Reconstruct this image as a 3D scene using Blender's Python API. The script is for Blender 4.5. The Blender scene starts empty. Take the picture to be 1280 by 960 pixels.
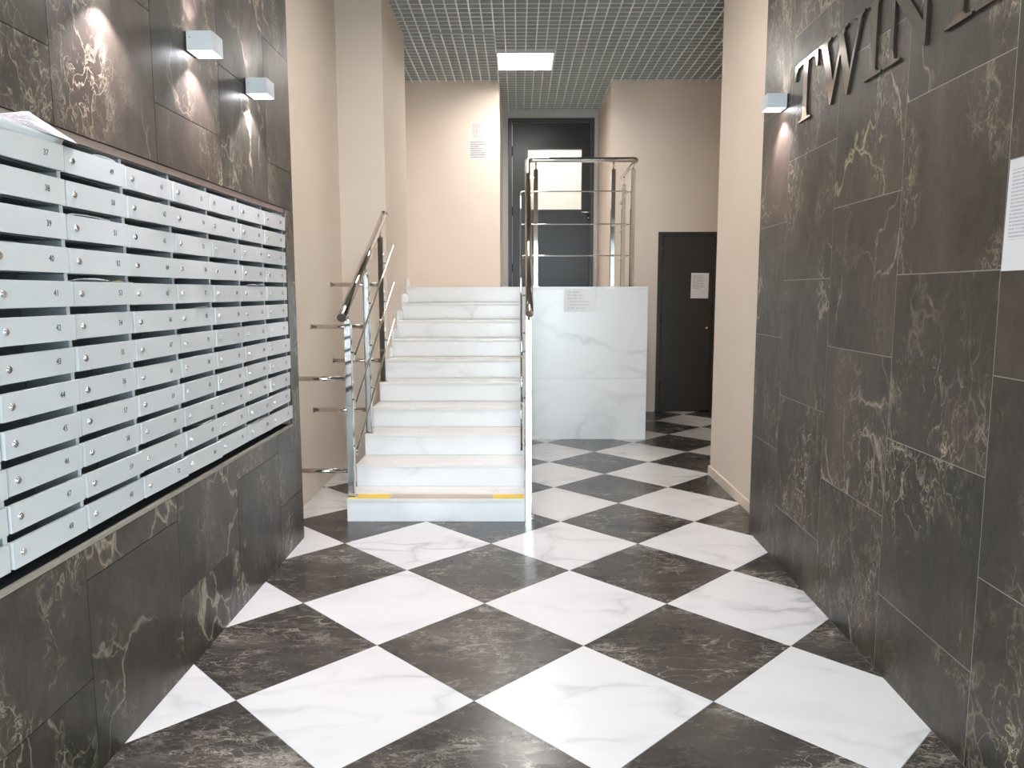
import bpy, bmesh, math, random
from mathutils import Vector, Matrix, Euler
random.seed(7)
S = bpy.context.scene
C = S.collection
PI = math.pi

# ------------------------------------------------------------------ camera
FPX, PITCH, YAW, ROLL, EYE = 943.17, 0.119844, 0.008008, -0.001635, 1.43669
cam_d = bpy.data.cameras.new('camera')
cam = bpy.data.objects.new('camera', cam_d)
C.objects.link(cam)
right = Vector((math.cos(YAW), math.sin(YAW), 0))
fwd0 = Vector((-math.sin(YAW), math.cos(YAW), 0))
fwd = fwd0 * math.cos(PITCH) - Vector((0, 0, 1)) * math.sin(PITCH)
up = fwd0 * math.sin(PITCH) + Vector((0, 0, 1)) * math.cos(PITCH)
r2 = right * math.cos(ROLL) + up * math.sin(ROLL)
u2 = up * math.cos(ROLL) - right * math.sin(ROLL)
m = Matrix((r2, u2, -fwd)).transposed().to_4x4()
m.translation = (0, 0, EYE)
cam.matrix_world = m
cam_d.sensor_fit = 'HORIZONTAL'
cam_d.sensor_width = 36.0
cam_d.lens = FPX / 1280.0 * 36.0
cam_d.clip_start = 0.05
S.camera = cam

# ------------------------------------------------------------------ world, exposure
SKY = 11.0            # overcast daylight seen through the glazed entrance
PANEL = 25.0         # ceiling LED panels
SCONCE = 24.0         # watts of each sconce beam
EXPOSURE = 1.03
w = bpy.data.worlds.new('overcast_sky')
S.world = w
w.use_nodes = True
bg = w.node_tree.nodes['Background']
bg.inputs[0].default_value = (0.76, 0.90, 1.0, 1)
bg.inputs[1].default_value = SKY
S.view_settings.view_transform = 'Standard'
S.view_settings.look = 'None'
S.view_settings.gamma = 1.0
S.view_settings.use_curve_mapping = False
S.view_settings.exposure = EXPOSURE

# daylight portal in the entrance opening (guides sampling of the sky only)
pl = bpy.data.lights.new('entrance_daylight', 'AREA')
pl.shape = 'RECTANGLE'
pl.size, pl.size_y = 1.95, 2.6
pl.cycles.is_portal = True
po = bpy.data.objects.new('entrance_daylight', pl)
C.objects.link(po)
po.location = (0.35, -1.12, 1.27)
po.rotation_euler = (PI / 2, 0, 0)


# ------------------------------------------------------------------ material helpers
class NT:
    def __init__(self, name):
        self.m = bpy.data.materials.new(name)
        self.m.use_nodes = True
        self.t = self.m.node_tree
        self.b = self.t.nodes['Principled BSDF']
        self.out = self.t.nodes['Material Output']

    def n(self, kind, **kw):
        nd = self.t.nodes.new(kind)
        for k, v in kw.items():
            setattr(nd, k, v)
        return nd

    def l(self, a, b):
        self.t.links.new(a, b)

    def coords(self, rnd=40.0, scale=(1, 1, 1)):
        tc = self.n('ShaderNodeTexCoord')
        mp = self.n('ShaderNodeVectorMath', operation='MULTIPLY')
        self.l(tc.outputs['Object'], mp.inputs[0])
        mp.inputs[1].default_value = scale
        if not rnd:
            return mp.outputs[0]
        oi = self.n('ShaderNodeObjectInfo')
        sc = self.n('ShaderNodeVectorMath', operation='SCALE')
        sc.inputs[0].default_value = (rnd, rnd * 1.7, rnd * 0.6)
        self.l(oi.outputs['Random'], sc.inputs['Scale'])
        ad = self.n('ShaderNodeVectorMath', operation='ADD')
        self.l(mp.outputs[0], ad.inputs[0])
        self.l(sc.outputs[0], ad.inputs[1])
        return ad.outputs[0]

    def noise(self, vec, scale, detail=4, rough=0.55, dist=0.0):
        nd = self.n('ShaderNodeTexNoise')
        nd.inputs['Scale'].default_value = scale
        nd.inputs['Detail'].default_value = detail
        nd.inputs['Roughness'].default_value = rough
        nd.inputs['Distortion'].default_value = dist
        self.l(vec, nd.inputs['Vector'])
        return nd

    def ramp(self, fac, stops, interp='LINEAR'):
        r = self.n('ShaderNodeValToRGB')
        r.color_ramp.interpolation = interp
        e = r.color_ramp.elements
        while len(e) < len(stops):
            e.new(0.5)
        for i, (p, c) in enumerate(stops):
            e[i].position = p
            e[i].color = tuple(c) + (1,) if len(c) == 3 else c
        self.l(fac, r.inputs[0])
        return r.outputs[0]

    def mix(self, fac, a, b, mode='MIX'):
        x = self.n('ShaderNodeMixRGB', blend_type=mode)
        for i, v in ((0, fac), (1, a), (2, b)):
            if hasattr(v, 'links'):
                self.l(v, x.inputs[i])
            elif isinstance(v, (int, float)):
                x.inputs[i].default_value = v
            else:
                x.inputs[i].default_value = tuple(v) + (1,)
        return x.outputs[0]

    def math(self, op, a, b):
        x = self.n('ShaderNodeMath', operation=op)
        for i, v in ((0, a), (1, b)):
            if hasattr(v, 'links'):
                self.l(v, x.inputs[i])
            else:
                x.inputs[i].default_value = v
        return x.outputs[0]

    def warp(self, vec, scale, amount):
        nz = self.noise(vec, scale, 3, 0.6)
        s = self.n('ShaderNodeVectorMath', operation='SUBTRACT')
        self.l(nz.outputs['Color'], s.inputs[0])
        s.inputs[1].default_value = (0.5, 0.5, 0.5)
        k = self.n('ShaderNodeVectorMath', operation='SCALE')
        k.inputs['Scale'].default_value = amount
        self.l(s.outputs[0], k.inputs[0])
        a = self.n('ShaderNodeVectorMath', operation='ADD')
        self.l(vec, a.inputs[0])
        self.l(k.outputs[0], a.inputs[1])
        return a.outputs[0]

    def veins(self, vec, scale, width):
        v = self.n('ShaderNodeTexVoronoi', feature='DISTANCE_TO_EDGE')
        v.inputs['Scale'].default_value = scale
        self.l(vec, v.inputs['Vector'])
        return self.ramp(v.outputs['Distance'], [(0.0, (1, 1, 1)), (width * 0.35, (0.45,) * 3), (width, (0, 0, 0))])


def plain(name, col, rough=0.5, metal=0.0, emit=None, spec=0.5, bump=None):
    k = NT(name)
    b = k.b
    b.inputs['Base Color'].default_value = tuple(col) + (1,)
    b.inputs['Roughness'].default_value = rough
    b.inputs['Metallic'].default_value = metal
    b.inputs['Specular IOR Level'].default_value = spec
    if emit:
        b.inputs['Emission Color'].default_value = tuple(emit[0]) + (1,)
        b.inputs['Emission Strength'].default_value = emit[1]
    if bump or not emit:
        vec = k.coords(20)
        nz = k.noise(vec, (bump or (30, 0))[0], 3)
        c = k.mix(0.06, col, nz.outputs['Color'], 'OVERLAY')
        k.l(c, b.inputs['Base Color'])
        if bump:
            bp = k.n('ShaderNodeBump')
            bp.inputs['Strength'].default_value = bump[1]
            bp.inputs['Distance'].default_value = 0.002
            k.l(nz.outputs['Fac'], bp.inputs['Height'])
            k.l(bp.outputs[0], b.inputs['Normal'])
    return k.m


def dark_marble(name, lo, mid, hi, vein, rough, scale=(1, 1, 1), vs=3.0, fine=8.0, spec=0.5):
    k = NT(name)
    vec = k.coords(40, scale)
    big = k.noise(vec, 1.1, 4, 0.5, 0.9)
    base = k.ramp(big.outputs['Fac'], [(0.36, lo), (0.52, mid), (0.68, hi)])
    fine_n = k.noise(k.warp(vec, 4.0, 0.3), 14.0, 6, 0.7, 0.6)
    base = k.mix(0.30, base, k.ramp(fine_n.outputs['Fac'], [(0.35, lo), (0.75, [c * 1.5 for c in hi])]))
    # patches where the pale mineral gathers
    mk = k.noise(k.warp(vec, 1.5, 0.8), 1.7, 4, 0.55, 0.5)
    patch = k.ramp(mk.outputs['Fac'], [(0.48, (0, 0, 0)), (0.66, (1, 1, 1))])
    sm = k.noise(k.warp(k.warp(vec, 3.0, 0.6), 9.0, 0.15), 4.5, 8, 0.72, 1.2)
    smr = k.ramp(sm.outputs['Fac'], [(0.50, (0, 0, 0)), (0.72, (1, 1, 1))])
    base = k.mix(k.math('MULTIPLY', k.math('MULTIPLY', smr, patch), 0.45), base, [c * 0.55 for c in vein])
    # long thin veins
    v1 = k.veins(k.warp(k.warp(vec, 1.7, 0.9), 9.0, 0.12), vs, 0.022)
    mk1 = k.ramp(k.noise(vec, 1.3, 2, 0.5, 0.6).outputs['Fac'], [(0.50, (0, 0, 0)), (0.62, (1, 1, 1))])
    v1 = k.math('MULTIPLY', v1, mk1)
    # wispy hair veins inside the patches
    v2 = k.veins(k.warp(k.warp(vec, 4.0, 0.55), 15.0, 0.12), fine, 0.04)
    v3 = k.veins(k.warp(k.warp(vec, 6.0, 0.45), 22.0, 0.09), fine * 2.0, 0.07)
    v2 = k.math('MAXIMUM', v2, k.math('MULTIPLY', v3, k.ramp(sm.outputs['Fac'], [(0.45, (0, 0, 0)), (0.58, (1, 1, 1))])))
    v2 = k.math('MULTIPLY', v2, patch)
    col = k.mix(k.math('MULTIPLY', v1, 0.6), base, vein)
    col = k.mix(k.math('MULTIPLY', v2, 0.85), col, vein)
    k.l(col, k.b.inputs['Base Color'])
    rr = k.ramp(sm.outputs['Fac'], [(0.3, (rough * 0.8,) * 3), (0.8, (rough * 1.35,) * 3)])
    k.l(rr, k.b.inputs['Roughness'])
    k.b.inputs['Specular IOR Level'].default_value = spec
    return k.m


def white_marble(name, base, vein, rough, vs=1.6, strength=0.5, spec=0.5):
    k = NT(name)
    vec = k.coords(40, (1, 1, 1))
    mp = k.n('ShaderNodeMapping')
    mp.inputs['Rotation'].default_value = (0.3, 0.5, 0.55)
    mp.inputs['Scale'].default_value = (1.0, 2.1, 1.6)
    k.l(vec, mp.inputs[0])
    vec = mp.outputs[0]
    wv = k.warp(k.warp(vec, 1.3, 0.75), 6.0, 0.10)
    v1 = k.veins(wv, vs, 0.075)
    mk = k.ramp(k.noise(vec, 1.1, 3, 0.5, 0.5).outputs['Fac'], [(0.43, (0, 0, 0)), (0.66, (1, 1, 1))])
    v1 = k.math('MULTIPLY', v1, mk)
    cloud = k.ramp(k.noise(wv, 1.6, 6, 0.6, 0.5).outputs['Fac'], [(0.48, (0, 0, 0)), (0.78, (1, 1, 1))])
    col = k.mix(k.math('MULTIPLY', cloud, 0.30 * strength), base, vein)
    col = k.mix(k.math('MULTIPLY', v1, strength), col, vein)
    k.l(col, k.b.inputs['Base Color'])
    k.b.inputs['Roughness'].default_value = rough
    k.b.inputs['Specular IOR Level'].default_value = spec
    return k.m


def plaster(name, col, col2, rough=0.75):
    k = NT(name)
    vec = k.coords(0)
    nz = k.noise(vec, 0.9, 4, 0.55, 0.3)
    c = k.ramp(nz.outputs['Fac'], [(0.3, col), (0.7, col2)])
    k.l(c, k.b.inputs['Base Color'])
    k.b.inputs['Roughness'].default_value = rough
    bp = k.n('ShaderNodeBump')
    bp.inputs['Strength'].default_value = 0.12
    bp.inputs['Distance'].default_value = 0.002
    k.l(k.noise(vec, 90, 3).outputs['Fac'], bp.inputs['Height'])
    k.l(bp.outputs[0], k.b.inputs['Normal'])
    return k.m


def thin_glass(name, tint=(0.95, 0.97, 0.97), refl=0.06):
    k = NT(name)
    tr = k.n('ShaderNodeBsdfTransparent')
    tr.inputs[0].default_value = tuple(tint) + (1,)
    gl = k.n('ShaderNodeBsdfGlossy')
    gl.inputs['Roughness'].default_value = 0.02
    mx = k.n('ShaderNodeMixShader')
    mx.inputs[0].default_value = refl
    k.l(tr.outputs[0], mx.inputs[1])
    k.l(gl.outputs[0], mx.inputs[2])
    k.l(mx.outputs[0], k.out.inputs[0])
    return k.m


def paper(name, rows, col=(0.74, 0.72, 0.72), ink=(0.32, 0.32, 0.35), top=0.06, bottom=0.1, margin=0.1, dens=0.5):
    """white sheet with ruled rows of small print, laid out in the sheet's own generated coordinates"""
    k = NT(name)
    tc = k.n('ShaderNodeTexCoord')
    sp = k.n('ShaderNodeSeparateXYZ')
    k.l(tc.outputs['UV'], sp.inputs[0])
    u, v = sp.outputs[0], sp.outputs[1]
    vr = k.math('MULTIPLY', v, rows)
    line = k.math('LESS_THAN', k.math('FRACT', vr, 0), 0.5)
    rowid = k.math('FLOOR', vr, 0)
    cb = k.n('ShaderNodeCombineXYZ')
    k.l(k.math('MULTIPLY', u, 46.0), cb.inputs[0])
    k.l(k.math('MULTIPLY', rowid, 7.31), cb.inputs[1])
    wn = k.noise(cb.outputs[0], 0.9, 1)
    word = k.math('GREATER_THAN', wn.outputs['Fac'], 1 - dens - 0.05)
    # ragged line ends
    cb2 = k.n('ShaderNodeCombineXYZ')
    k.l(k.math('MULTIPLY', rowid, 3.77), cb2.inputs[0])
    rg = k.noise(cb2.outputs[0], 1.3, 0)
    endu = k.math('ADD', k.math('MULTIPLY', rg.outputs['Fac'], 0.9), 0.28)
    f = k.math('MULTIPLY', line, word)
    f = k.math('MULTIPLY', f, k.math('GREATER_THAN', u, margin))
    f = k.math('MULTIPLY', f, k.math('LESS_THAN', u, 1 - margin))
    f = k.math('MULTIPLY', f, k.math('LESS_THAN', u, endu))
    f = k.math('MULTIPLY', f, k.math('GREATER_THAN', v, bottom))
    f = k.math('MULTIPLY', f, k.math('LESS_THAN', v, 1 - top))
    c = k.mix(f, col, ink)
    k.l(c, k.b.inputs['Base Color'])
    k.b.inputs['Roughness'].default_value = 0.6
    return k.m


M = {}
M['wall_marble'] = dark_marble('dark_brown_marble', (0.018, 0.018, 0.012), (0.038, 0.031, 0.023), (0.095, 0.067, 0.051),
                               (0.60, 0.49, 0.35), 0.40, (1, 1, 0.62), 2.6, 7.5)
M['floor_dark'] = dark_marble('dark_floor_marble', (0.026, 0.023, 0.020), (0.048, 0.041, 0.036), (0.095, 0.080, 0.068),
                              (0.58, 0.50, 0.41), 0.25, (1.0, 2.2, 1), 3.4, 8.5)
M['floor_white'] = white_marble('white_floor_marble', (0.73, 0.705, 0.69), (0.43, 0.41, 0.41), 0.26, 1.5, 0.85)
M['stair_marble'] = white_marble('white_stair_marble', (0.83, 0.82, 0.82), (0.50, 0.49, 0.49), 0.22, 1.3, 0.45)
M['tread_marble'] = white_marble('warm_white_tread_marble', (0.80, 0.765, 0.73), (0.55, 0.49, 0.45), 0.25, 1.5, 0.4)
M['beige'] = plaster('beige_wall_paint', (0.725, 0.615, 0.52), (0.76, 0.655, 0.56))
M['grout'] = plain('grey_grout', (0.20, 0.19, 0.18), 0.8)
M['grout_light'] = plain('pale_grout', (0.33, 0.32, 0.29), 0.8)
M['grid'] = plain('lit_aluminium_grid', (0.72, 0.73, 0.69), 0.45, 0.0)  # lip tone of one uniform paint, lightened to look lit
M['grid_web_shade'] = plain('shaded_grid_louvre', (0.42, 0.435, 0.41), 0.5, 0.0)  # same paint as the lips, with the cell shade put into the colour
M['void'] = plain('dark_ceiling_void', (0.10, 0.105, 0.10), 0.9)
M['steel'] = plain('polished_steel', (0.62, 0.585, 0.55), 0.06, 1.0)
M['steel_dark'] = plain('brushed_steel', (0.50, 0.47, 0.44), 0.22, 1.0)
M['mail_grey'] = plain('light_grey_enamel', (0.60, 0.61, 0.61), 0.42)
M['mail_in'] = plain('shaded_enamel_housing', (0.22, 0.235, 0.24), 0.5)  # enamel darkened: shade inside the slots put into the colour
M['chrome'] = plain('chrome', (0.72, 0.72, 0.72), 0.15, 1.0)
M['lock_core'] = plain('dark_lock_core', (0.05, 0.05, 0.05), 0.4, 0.6)
M['ink'] = plain('black_stencil_paint', (0.03, 0.03, 0.035), 0.6)
M['trim_pink'] = plain('rosy_brown_edge', (0.27, 0.20, 0.175), 0.5)
M['trim_light'] = plain('cut_stone_edge', (0.30, 0.27, 0.225), 0.6)
M['niche_shade'] = plain('black_niche_shade', (0.02, 0.02, 0.02), 0.8)
M['door_dark'] = plain('dark_brown_black_paint', (0.030, 0.026, 0.022), 0.34, bump=(60, 0.15))
M['door_grey'] = plain('charcoal_door_paint', (0.024, 0.024, 0.025), 0.33, bump=(40, 0.1))
M['door_frame'] = plain('charcoal_frame_paint', (0.050, 0.048, 0.047), 0.35)
M['surround'] = plain('pale_grey_surround', (0.55, 0.55, 0.52), 0.6)
M['sconce'] = plain('pale_grey_sconce_enamel', (0.60, 0.62, 0.64), 0.4)
M['black'] = plain('black_plastic', (0.02, 0.02, 0.02), 0.5)
M['sconce_lens'] = plain('glowing_sconce_lens', (0.9, 0.9, 0.9), 0.4, emit=((0.93, 0.92, 1.0), 9.0))
M['led'] = plain('glowing_led_panel', (0.9, 0.9, 0.9), 0.4, emit=((1.0, 0.965, 0.925), PANEL))
M['led_frame'] = plain('white_lamp_frame', (0.75, 0.75, 0.75), 0.4)
M['mirror'] = plain('mirror_polished_letter_face', (0.74, 0.68, 0.63), 0.10, 1.0)
M['letter_side'] = plain('dark_letter_edge', (0.03, 0.024, 0.020), 0.45, 0.3)
M['yellow'] = plain('yellow_hazard_tape', (0.80, 0.55, 0.06), 0.5)
M['tape_worn'] = plain('worn_tape_residue', (0.52, 0.43, 0.35), 0.6)
M['glass'] = thin_glass('thin_clear_glass')
M['cream'] = plaster('cream_room_paint', (0.82, 0.79, 0.74), (0.83, 0.80, 0.76))
M['paper_a'] = paper('printed_notice_wall', 13, col=(0.64, 0.61, 0.60), ink=(0.36, 0.34, 0.34))
M['paper_b'] = paper('printed_notice_lower', 9, col=(0.66, 0.63, 0.62), ink=(0.30, 0.28, 0.30), dens=0.62)
M['paper_plat'] = paper('printed_notice_platform', 7, col=(0.93, 0.92, 0.93), ink=(0.74, 0.74, 0.76), dens=0.5)
M['paper_door'] = paper('printed_notice_door', 16, col=(0.80, 0.77, 0.77), ink=(0.50, 0.46, 0.46), bottom=0.35)
M['paper_a4'] = paper('printed_notice_sheet', 30, ink=(0.50, 0.50, 0.54), top=0.09, bottom=0.28, margin=0.07, dens=0.6)
M['news'] = paper('printed_newspaper', 14, col=(0.66, 0.63, 0.63), ink=(0.22, 0.20, 0.22), dens=0.6)
M['envelope'] = plain('white_envelope_paper', (0.78, 0.78, 0.79), 0.7)
M['leaf_yellow'] = plain('yellow_leaflet_paper', (0.78, 0.60, 0.18), 0.7)
M['rubber'] = plain('dark_mat', (0.04, 0.04, 0.04), 0.8)


# ------------------------------------------------------------------ mesh helpers
def link(name, me, parent=None, mat=None, loc=None, rz=None):
    o = bpy.data.objects.new(name, me)
    C.objects.link(o)
    if mat is not None and me is not None:
        if not me.materials:
            me.materials.append(M[mat] if isinstance(mat, str) else mat)
    if parent is not None:
        o.parent = parent
    if loc is not None:
        o.location = loc
    if rz is not None:
        o.rotation_euler = (0, 0, rz)
    return o


class MB:
    def __init__(self):
        self.v, self.f, self.sm = [], [], []

    def box(self, x0, x1, y0, y1, z0, z1):
        b = len(self.v)
        self.v += [(x0, y0, z0), (x1, y0, z0), (x1, y1, z0), (x0, y1, z0), (x0, y0, z1), (x1, y0, z1), (x1, y1, z1), (x0, y1, z1)]
        self.f += [tuple(b + i for i in q) for q in ((0, 3, 2, 1), (4, 5, 6, 7), (0, 1, 5, 4), (1, 2, 6, 5), (2, 3, 7, 6), (3, 0, 4, 7))]
        self.sm += [False] * 6
        return self

    def prism(self, pts, d0, d1, axis='z'):
        """extrude a CCW 2-D outline from d0 to d1 along axis; pts are (y,z) for x, (x,z) for y, (x,y) for z"""
        n = len(pts)
        b = len(self.v)

        def P(p, d):
            return {'x': (d, p[0], p[1]), 'y': (p[0], d, p[1]), 'z': (p[0], p[1], d)}[axis]
        self.v += [P(p, d0) for p in pts] + [P(p, d1) for p in pts]
        self.f.append(tuple(b + i for i in reversed(range(n))))
        self.f.append(tuple(b + n + i for i in range(n)))
        for i in range(n):
            j = (i + 1) % n
            self.f.append((b + i, b + j, b + n + j, b + n + i))
        self.sm += [False] * (n + 2)
        return self

    def tube(self, path, r, seg=14, closed_ends=True):
        path = [Vector(p) for p in path]
        b = len(self.v)
        prev = None
        for i, p in enumerate(path):
            if i == 0:
                t = path[1] - p
            elif i == len(path) - 1:
                t = p - path[i - 1]
            else:
                t = (path[i + 1] - p).normalized() + (p - path[i - 1]).normalized()
            t.normalize()
            if prev is None:
                a = Vector((0, 0, 1)) if abs(t.z) < 0.9 else Vector((1, 0, 0))
                nrm = t.cross(a).normalized()
            else:
                nrm = (prev - t * prev.dot(t)).normalized()
            prev = nrm
            bn = t.cross(nrm)
            for k in range(seg):
                a = 2 * PI * k / seg
                self.v.append(tuple(p + nrm * (r * math.cos(a)) + bn * (r * math.sin(a))))
        for i in range(len(path) - 1):
            for k in range(seg):
                k2 = (k + 1) % seg
                self.f.append((b + i * seg + k, b + i * seg + k2, b + (i + 1) * seg + k2, b + (i + 1) * seg + k))
                self.sm.append(True)
        if closed_ends:
            self.f.append(tuple(b + k for k in reversed(range(seg))))
            e = b + (len(path) - 1) * seg
            self.f.append(tuple(e + k for k in range(seg)))
            self.sm += [False, False]
        return self

    def mesh(self, name):
        me = bpy.data.meshes.new(name)
        me.from_pydata(self.v, [], self.f)
        bm = bmesh.new()
        bm.from_mesh(me)
        bmesh.ops.recalc_face_normals(bm, faces=bm.faces)
        bm.to_mesh(me)
        bm.free()
        for p, s in zip(me.polygons, self.sm):
            p.use_smooth = s
        return me

    def build(self, name, mat, parent=None, loc=None, rz=None):
        return link(name, self.mesh(name), parent, mat, loc, rz)


def bevelled(name, mb, mat, parent, width, segs=2, loc=None):
    o = mb.build(name, mat, parent, loc)
    md = o.modifiers.new('bevel', 'BEVEL')
    md.width = width
    md.segments = segs
    md.limit_method = 'ANGLE'
    return o


def box_obj(name, mat, parent, x0, x1, y0, y1, z0, z1):
    return MB().box(x0, x1, y0, y1, z0, z1).build(name, mat, parent)


def structure(o):
    o['kind'] = 'structure'
    return o


def tag(o, label, cat, group=None):
    o['label'] = label
    o['category'] = cat
    if group:
        o['group'] = group
    return o


def thing(name, label, cat, loc=(0, 0, 0), rz=0, group=None):
    o = bpy.data.objects.new(name, None)
    C.objects.link(o)
    o.empty_display_size = 0.1
    o.location = loc
    o.rotation_euler = (0, 0, rz)
    return tag(o, label, cat, group)


def arc_path(pts, rad, n=6):
    """polyline with rounded corners"""
    pts = [Vector(p) for p in pts]
    out = [pts[0]]
    for i in range(1, len(pts) - 1):
        a, b, c = pts[i - 1], pts[i], pts[i + 1]
        d1, d2 = (a - b).normalized(), (c - b).normalized()
        p0, p1 = b + d1 * rad, b + d2 * rad
        for k in range(n + 1):
            t = k / n
            out.append(p0 * (1 - t) ** 2 + b * 2 * t * (1 - t) + p1 * t * t)
    out.append(pts[-1])
    return out


# ------------------------------------------------------------------ dimensions
CEIL = 3.86
LX = -1.266                      # face of the left marble wall
LEND, REND = 4.32, 4.44          # where the marble walls stop
RANG = -0.0147                   # slight splay of the right marble wall
RX0 = 1.330
SX0, SX1 = -1.083, 0.045         # stair sides
SY = 4.64                        # first riser
GO, RISE, NST = 0.302, 0.1497, 10
PY = SY + GO * (NST - 1)         # platform front 7.358
PZ = RISE * NST                  # 1.497
BACK = 9.1                       # back wall
DOORY = 10.55
SIDEX = -1.457                   # beige side wall at left
PILX = -1.084                    # right face of the left pillar
PIL0, PIL1 = 6.30, 7.52
RPX, RP1 = 1.53, 5.90            # right pillar
RIGHT = 2.75
ENT = -1.10                      # entrance wall

# ------------------------------------------------------------------ floor
fl = structure(box_obj('floor', 'grout', None, -1.75, RIGHT + 0.2, ENT - 0.2, BACK + 0.25, -0.16, -0.0016))
d = 0.6 * math.sqrt(2)
ox, oy = -0.15629, 2.52482
h = d / 2 - 0.0016
tile_me = {}
for key in ('floor_dark', 'floor_white'):
    mb = MB()
    e = 0.0012
    b0 = [(h, 0), (0, h), (-h, 0), (0, -h)]
    mb.prism(b0, -0.012, -e, 'z')
    # eased top edge
    n0 = len(mb.v)
    hh = h - e
    mb.v += [(hh, 0, 0), (0, hh, 0), (-hh, 0, 0), (0, -hh, 0)]
    mb.f[1] = (n0, n0 + 1, n0 + 2, n0 + 3)
    for i in range(4):
        j = (i + 1) % 4
        mb.f.append((4 + i, 4 + j, n0 + j, n0 + i))
        mb.sm.append(False)
    tile_me[key] = mb.mesh('floor_tile')
    tile_me[key].materials.append(M[key])
for j in range(-11, 17):
    for i in range(-5, 8):
        if (i + j) % 2 == 0:
            continue
        x, y = ox + i * d / 2, oy + j * d / 2
        if y < ENT - 0.1 or y > BACK + 0.42 or x < -1.85:
            continue
        if x > RPX + 0.42 and y < RP1 - 0.4:
            continue
        if x > RIGHT + 0.2:
            continue
        link('floor_tile', tile_me['floor_dark' if j % 2 else 'floor_white'], fl, None, (x, y, 0))


# ------------------------------------------------------------------ marble-clad walls
def clad(parent, y0, y1, z0, z1, hole, xa, xb, phase, first, cols):
    """60 cm stack-bond tiles, every other column raised by half a tile; hole = (y0,y1,z0,z1) left open"""
    g = 0.0030
    ys = [first + cols * k for k in range(-12, 14)]
    for k in range(len(ys) - 1):
        a, b = max(ys[k], y0), min(ys[k + 1], y1)
        if b - a < 0.01:
            continue
        off = 0.3 if (k + phase) % 2 else 0.0
        zs = [z0] + [off + 0.6 * n for n in range(0, 9) if z0 + 0.01 < off + 0.6 * n < z1 - 0.01] + [z1]
        for n in range(len(zs) - 1):
            c, e = zs[n], zs[n + 1]
            rects = [(a, b, c, e)]
            if hole:
                ha, hb, hc, he = hole
                if a < hb and b > ha and c < he and e > hc:
                    rects = []
                    if c < hc:
                        rects.append((a, b, c, hc))
                    if e > he:
                        rects.append((a, b, he, e))
                    m0, m1 = max(c, hc), min(e, he)
                    if a < ha:
                        rects.append((a, ha, m0, m1))
                    if b > hb:
                        rects.append((hb, b, m0, m1))
            for (p, q, r, s) in rects:
                if q - p < 0.004 or s - r < 0.004:
                    continue
                mb = MB()
                cy, cz = (p + q) / 2, (r + s) / 2
                mb.box(xa, xb, p - cy + g / 2, q - cy - g / 2, r - cz + g / 2, s - cz - g / 2)
                mb.build('wall_tile', 'wall_marble', parent, (0, cy, cz))


NY0, NY1, NZ0, NZ1 = 1.40, 4.172, 0.708, 1.893       # mailbox niche
mb = MB()
mb.box(SIDEX - 0.2, LX - 0.0135, ENT, LEND, 0, NZ0 - 0.03)
mb.box(SIDEX - 0.2, LX - 0.0135, ENT, LEND, NZ1 + 0.002, 4.3)
mb.box(SIDEX - 0.2, LX - 0.0135, ENT, NY0, NZ0 - 0.03, NZ1 + 0.002)
mb.box(SIDEX - 0.2, LX - 0.0135, NY1 + 0.001, LEND, NZ0 - 0.03, NZ1 + 0.002)
mb.box(SIDEX - 0.25, SIDEX - 0.2, ENT, LEND, 0, 4.3)
wl = structure(mb.build('wall_left', 'grout'))  # joints darker than the right wall's: shade put into the grout colour
clad(wl, ENT, LEND, 0.0, 4.28, (NY0, NY1, NZ0 - 0.012, NZ1), LX - 0.0125, LX, 0, 2.12, 0.595)
mb = MB()
mb.box(SIDEX - 0.2, LX - 0.004, NY0, NY1, NZ0 - 0.03, NZ0)
box_obj('niche_base', 'niche_shade', wl, SIDEX - 0.18, LX - 0.014, NY0 + 0.001, NY1, NZ0 - 0.029, NZ0)  # niche floor coloured black to stand for the shadow under the mailboxes
t1 = structure(box_obj('trim_1', 'trim_light', None, LX - 0.0135, LX + 0.0015, NY0, NY1, NZ0 - 0.011, NZ0 + 0.002))
t2 = structure(box_obj('trim_2', 'trim_pink', None, LX - 0.10, LX - 0.004, NY0, NY1 - 0.002, NZ1 - 0.024, NZ1 - 0.001))

wr = structure(MB().box(0.0003, 0.24, ENT, REND, 0, 4.3).build('wall_right', 'grout_light', None, (RX0, 0, 0), RANG))
clad(wr, ENT, REND, 0.0, 4.28, None, 0.0, 0.0125, 1, 2.162, 0.607)


def RW(y, z, n=0.0):
    """world point on the right marble wall, n metres proud of it"""
    c, s = math.cos(RANG), math.sin(RANG)
    return Vector((RX0 + (-n) * c - y * s, (-n) * s + y * c, z))


# ------------------------------------------------------------------ painted walls
structure(box_obj('wall_left_side', 'beige', None, SIDEX - 0.2, SIDEX, LEND, PIL0, 0, 4.3))
structure(box_obj('wall_pillar_left', 'beige', None, SIDEX - 0.2, PILX, PIL0, PIL1, 0, 4.3))
structure(box_obj('wall_left_landing', 'beige', None, SIDEX - 0.2, SIDEX, PIL1, BACK + 0.2, 0, 4.3))
structure(box_obj('wall_pillar_right', 'beige', None, RPX, RIGHT + 0.2, REND, RP1, 0, 4.3))
structure(box_obj('wall_right_side', 'beige', None, RIGHT, RIGHT + 0.2, RP1, BACK + 0.2, 0, 4.3))
structure(box_obj('baseboard_right', 'beige', None, RPX - 0.014, RPX, REND, RP1 + 0.012, 0, 0.07))
AX0, AX1 = -0.213, 1.085         # alcove of the upper door
mb = MB()
mb.box(SIDEX, AX0, BACK, BACK + 0.2, 0, 4.3)
DX0, DX1, DZ1 = 1.664, 2.373, 2.153
mb.box(AX1, DX0, BACK, BACK + 0.2, 0, 4.3)
mb.box(DX0, DX1, BACK, BACK + 0.2, DZ1, 4.3)
mb.box(DX1, RIGHT, BACK, BACK + 0.2, 0, 4.3)
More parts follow.
